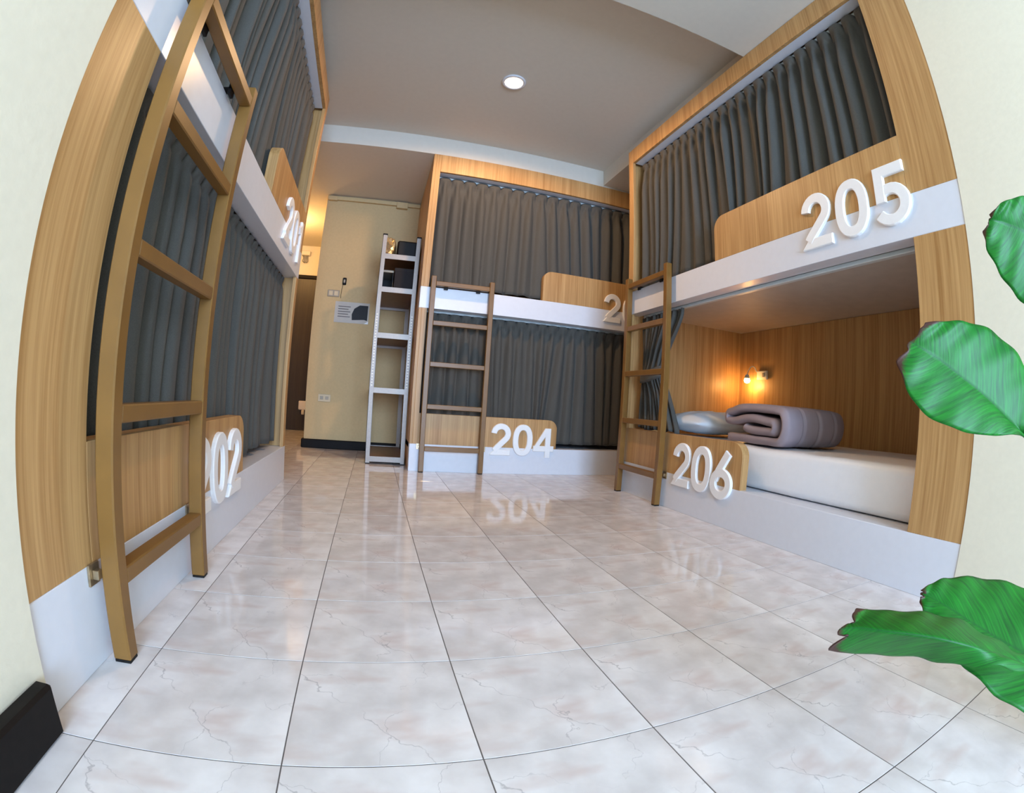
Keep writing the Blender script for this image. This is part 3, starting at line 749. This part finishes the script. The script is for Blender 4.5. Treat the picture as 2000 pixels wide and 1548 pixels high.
# notice sheet in a plastic sleeve with a picture
t = thing('wall_notice', (-0.15, Yw, 1.29), 'white paper notice in a clear sleeve with a dark picture on the far wall', 'notice')
b = MB(); b.box(-0.315, 0.012, Yw - 0.004, Yw - 0.0005, 1.185, 1.385, c=0.001); b.build('sheet', PAPER, t)
b = MB()
for i in range(5):
    z = 1.335 - i * 0.024; b.box(-0.283, -0.165 - 0.02 * (i % 2), Yw - 0.0045, Yw - 0.004, z, z + 0.008)
tag(b.build('printed_lines', INK, t), None)
b = MB(); b.poly_prism([(-0.145, 1.215), (-0.03, 1.225), (0.0, 1.217), (0.0, 1.36), (-0.08, 1.36), (-0.13, 1.325), (-0.15, 1.27)], 0, 0.006, lambda a, z, dd: (a, Yw - 0.0005 - dd, z)); b.build('picture', DARKINK, t)
b = MB(); b.poly_prism([(-0.028, 1.187), (0.010, 1.187), (0.010, 1.212)], 0, 0.0055, lambda a, z, dd: (a, Yw - 0.0005 - dd, z)); tag(b.build('curled_corner', NUM, t), 'white curled lower corner')
# key fob on a cord
t = thing('hanging_remote', (-0.25, Yw, 1.57), 'small black remote hung above the notice with a thin cord', 'remote')
b = MB(); b.box(-0.268, -0.232, Yw - 0.018, Yw - 0.0005, 1.545, 1.615, c=0.006); b.build('body', BLACK, t)
b = MB(); b.box(-0.258, -0.242, Yw - 0.0195, Yw - 0.018, 1.565, 1.595, c=0.0005); b.build('button', GREYPL, t)
b = MB(); b.tube([(-0.262, Yw - 0.004, 1.545), (-0.268, Yw - 0.004, 1.50), (-0.272, Yw - 0.004, 1.45), (-0.27, Yw - 0.005, 1.415)], 0.0022, 6); b.build('cord', BLACK, t)
# cable trunking under the soffit
t = thing('cable_trunking', (-0.1, Yw, 2.40), 'cream cable trunking with a junction box along the top of the far wall', 'trunking')
b = MB(); b.box(-0.518, 0.398, Yw - 0.03, Yw - 0.0005, 2.392, 2.425, c=0.003); b.build('duct', OCHRE, t)
b = MB(); b.box(0.165, 0.275, Yw - 0.045, Yw - 0.0005, 2.365, 2.43, c=0.004); b.build('junction_box', OCHRE, t)
b = MB(); b.box(-0.505, -0.42, Yw - 0.036, Yw - 0.0005, 2.384, 2.43, c=0.003); b.build('end_cap', OCHRE, t)
# corridor bits
t = thing('corridor_fixture', (-0.97, 5.60, 2.26), 'small white fixture with loose wires above the dark corridor door', 'fixture')
b = MB(); b.box(-1.02, -0.90, 5.56, 5.618, 2.30, 2.36, c=0.006); b.build('body', PLASTICW, t)
b = MB()
for i in range(4): b.tube([(-1.0 + i * 0.022, 5.59, 2.30), (-0.985 + i * 0.018, 5.585, 2.26), (-1.0 + i * 0.025, 5.59, 2.22), (-0.97 + i * 0.01, 5.59, 2.20)], 0.004, 6)
b.build('wires', BLACK, t)
t = thing('wall_dispenser', (-0.85, 5.58, 0.3), 'small white box low on the dark corridor door', 'box')
b = MB(); b.box(-0.86, -0.75, 5.54, 5.584, 0.27, 0.385, c=0.008); b.build('body', NUM, t)
b = MB(); b.lathe([(0.018, 0), (0.02, 0.01), (0.02, 0.05), (0.012, 0.06)], (-0.80, 5.55, 0.21), 14); b.build('nozzle', PLASTICW, t, smooth=True)

# ------------------------------------------------------------------ potted plant at the right
LEAVES = [
  [
    ((1.0627, -0.3630, 0.5270), (1.0630, -0.3642, 0.5334), (1.0627, -0.3637, 0.5190)),
    ((1.0077, -0.3464, 0.5444), (1.0082, -0.3484, 0.5522), (1.0074, -0.3451, 0.5405)),
    ((0.9816, -0.3264, 0.5643), (1.0355, -0.3491, 0.6244), (0.9634, -0.3345, 0.5409)),
    ((0.9499, -0.2954, 0.5969), (1.0157, -0.3307, 0.6664), (0.9245, -0.3089, 0.5382)),
    ((0.9165, -0.2671, 0.6232), (0.9801, -0.2981, 0.6991), (0.8798, -0.2722, 0.5456)),
    ((0.8926, -0.2411, 0.6459), (0.9366, -0.2693, 0.7078), (0.8512, -0.2310, 0.5670)),
    ((0.8702, -0.2204, 0.6610), (0.9055, -0.2443, 0.7057), (0.8380, -0.2082, 0.6036)),
    ((0.8607, -0.2038, 0.6709), (0.8763, -0.2259, 0.7017), (0.8378, -0.1936, 0.6394)),
  ],
  [
    ((1.0802, -0.4518, 0.7715), (1.0790, -0.4545, 0.7774), (1.0813, -0.4493, 0.7657)),
    ((1.0375, -0.4238, 0.8007), (1.0430, -0.4456, 0.8597), (1.0330, -0.4210, 0.7332)),
    ((0.9946, -0.3978, 0.8226), (1.0049, -0.4169, 0.8926), (0.9885, -0.3868, 0.7186)),
    ((0.9629, -0.3745, 0.8383), (0.9764, -0.3904, 0.8969), (0.9579, -0.3583, 0.7336)),
    ((0.9429, -0.3524, 0.8487), (0.9530, -0.3698, 0.8892), (0.9330, -0.3372, 0.7674)),
    ((0.9268, -0.3386, 0.8522), (0.9315, -0.3528, 0.8774), (0.9167, -0.3231, 0.8068)),
    ((0.9237, -0.3295, 0.8533), (0.9226, -0.3345, 0.8599), (0.9167, -0.3215, 0.8366)),
  ],
  [
    ((0.9920, -0.5466, 0.2116), (0.9944, -0.5453, 0.2181), (0.9895, -0.5478, 0.2052)),
    ((0.9349, -0.4834, 0.2397), (1.0164, -0.4675, 0.3008), (0.8562, -0.4935, 0.2057)),
    ((0.8922, -0.4241, 0.2625), (0.9902, -0.3965, 0.3205), (0.8133, -0.4362, 0.2260)),
    ((0.8662, -0.3712, 0.2826), (0.9570, -0.3356, 0.3282), (0.8010, -0.3790, 0.2523)),
    ((0.8479, -0.3247, 0.3009), (0.9018, -0.2947, 0.3307), (0.7961, -0.3330, 0.2743)),
    ((0.8398, -0.2925, 0.3110), (0.8621, -0.2802, 0.3259), (0.8126, -0.2983, 0.2913)),
    ((0.8341, -0.2760, 0.3134), (0.8357, -0.2755, 0.3190), (0.8231, -0.2810, 0.3082)),
  ],
  [
    ((0.8305, -0.4881, 0.2748), (0.8319, -0.4877, 0.2788), (0.8290, -0.4899, 0.2706)),
    ((0.7880, -0.4577, 0.2868), (0.8093, -0.4523, 0.2883), (0.7766, -0.4604, 0.2846)),
    ((0.7452, -0.4254, 0.3046), (0.7952, -0.4134, 0.2995), (0.7317, -0.4314, 0.2950)),
    ((0.6993, -0.3960, 0.3192), (0.7774, -0.3652, 0.3154), (0.7168, -0.3873, 0.2864)),
    ((0.6683, -0.3629, 0.3252), (0.7538, -0.3244, 0.3196), (0.7020, -0.3464, 0.2841)),
    ((0.6419, -0.3272, 0.3251), (0.7177, -0.2924, 0.3202), (0.6799, -0.3025, 0.2767)),
    ((0.6254, -0.2967, 0.3221), (0.6851, -0.2721, 0.3225), (0.6536, -0.2765, 0.2752)),
    ((0.6142, -0.2805, 0.3173), (0.6616, -0.2688, 0.3284), (0.6338, -0.2617, 0.2776)),
  ],
]
t = thing('potted_plant', (1.25, -0.68, 0), 'broad leaved green plant with brown leaf tips reaching in from the right', 'plant')
b = MB(); b.lathe([(0.085, 0.0), (0.095, 0.004), (0.128, 0.235), (0.132, 0.25), (0.122, 0.25), (0.112, 0.22)], (1.25, -0.68, 0), 32, close=False); b.lathe([(0.001, 0.004), (0.085, 0.003)], (1.25, -0.68, 0), 32, close=False); b.build('pot', POTM, t, smooth=True, angle=40)
b = MB(); b.lathe([(0.001, 0.222), (0.05, 0.226), (0.113, 0.218)], (1.25, -0.68, 0), 24, close=False); b.build('soil', SOIL, t, smooth=True)
b = MB(); b.tube([(1.25, -0.68, 0.2), (1.248, -0.672, 0.4), (1.24, -0.66, 0.62), (1.232, -0.65, 0.80)], 0.014, 10, r2=0.007); b.build('stem', STEM, t, smooth=True)
STEMZ = [0.46, 0.66, 0.30, 0.33]
def sp(a, b_, c, d, k):
    return 0.5 * ((2 * b_) + (c - a) * k + (2 * a - 5 * b_ + 4 * c - d) * k * k + (3 * b_ - a - 3 * c + d) * k ** 3)
for li, st in enumerate(LEAVES):
    st = [tuple(Vector(q) for q in s) for s in st]
    base = st[0][0]; zs = STEMZ[li]; s0 = Vector((1.247, -0.67, zs))
    b = MB(); mid = (s0 + base) / 2 + Vector((0.02, -0.02, 0.05))
    b.tube([s0, s0.lerp(mid, 0.5) + Vector((0, 0, 0.012)), mid, mid.lerp(base, 0.5), base, st[1][0]], 0.006, 8, r2=0.0035)
    b.build('petiole', STEM, t, smooth=True)
    rows = []; per = 7; nA = 14
    for i in range(len(st) - 1):
        q = [st[max(i - 1, 0)], st[i], st[i + 1], st[min(i + 2, len(st) - 1)]]
        for k in range(per + (i == len(st) - 2)):
            kk = k / per; rows.append(((i + kk) / (len(st) - 1), [sp(q[0][j], q[1][j], q[2][j], q[3][j], kk) for j in range(3)]))
    b = MB(); P = []; uvs = []
    for s, (M_, U_, L_) in rows:
        row = []; ur = []
        for a in range(-nA, nA + 1):
            v = a / nA; E_ = U_ if v > 0 else L_
            p = M_.lerp(E_, abs(v))
            nrm = (U_ - L_).cross(Vector((0, 0, 1)) if False else (rows[-1][1][0] - rows[0][1][0])).normalized()
            p = p + nrm * (0.006 * abs(v) * (1 - abs(v)) * 4 * 0.6 + 0.0025 * math.sin(s * 40 + v * 3) * abs(v))
            # uneven, notched tip
            if s > 0.86: p = p.lerp(rows[int(0.80 * len(rows))][1][0], (s - 0.86) / 0.14 * ((0.10, 0.22, 0.28, 0.42)[li] * math.exp(-((abs(v) - 0.42 - 0.05 * li % 0.1) / 0.15) ** 2) + 0.05 * math.sin(v * 9 + li * 2)))
            row.append(p); ur.append((s, v))
        P.append(row); uvs.append(ur)
    vs = b.grid(P); b.bm.verts.index_update()
    umap = {vs[i][j]: uvs[i][j] for i in range(len(vs)) for j in range(len(vs[0]))}
    ul = b.bm.loops.layers.uv.new('leaf')
    for f in b.bm.faces:
        for lp in f.loops: lp[ul].uv = umap[lp.vert]
    tag(b.build('leaf', LEAF, t, smooth=True, solid=0.0016), ['glossy bright green leaf at mid height', 'green leaf highest on the plant', 'wide dark green leaf near the floor', 'folded green leaf seen edge on'][li])
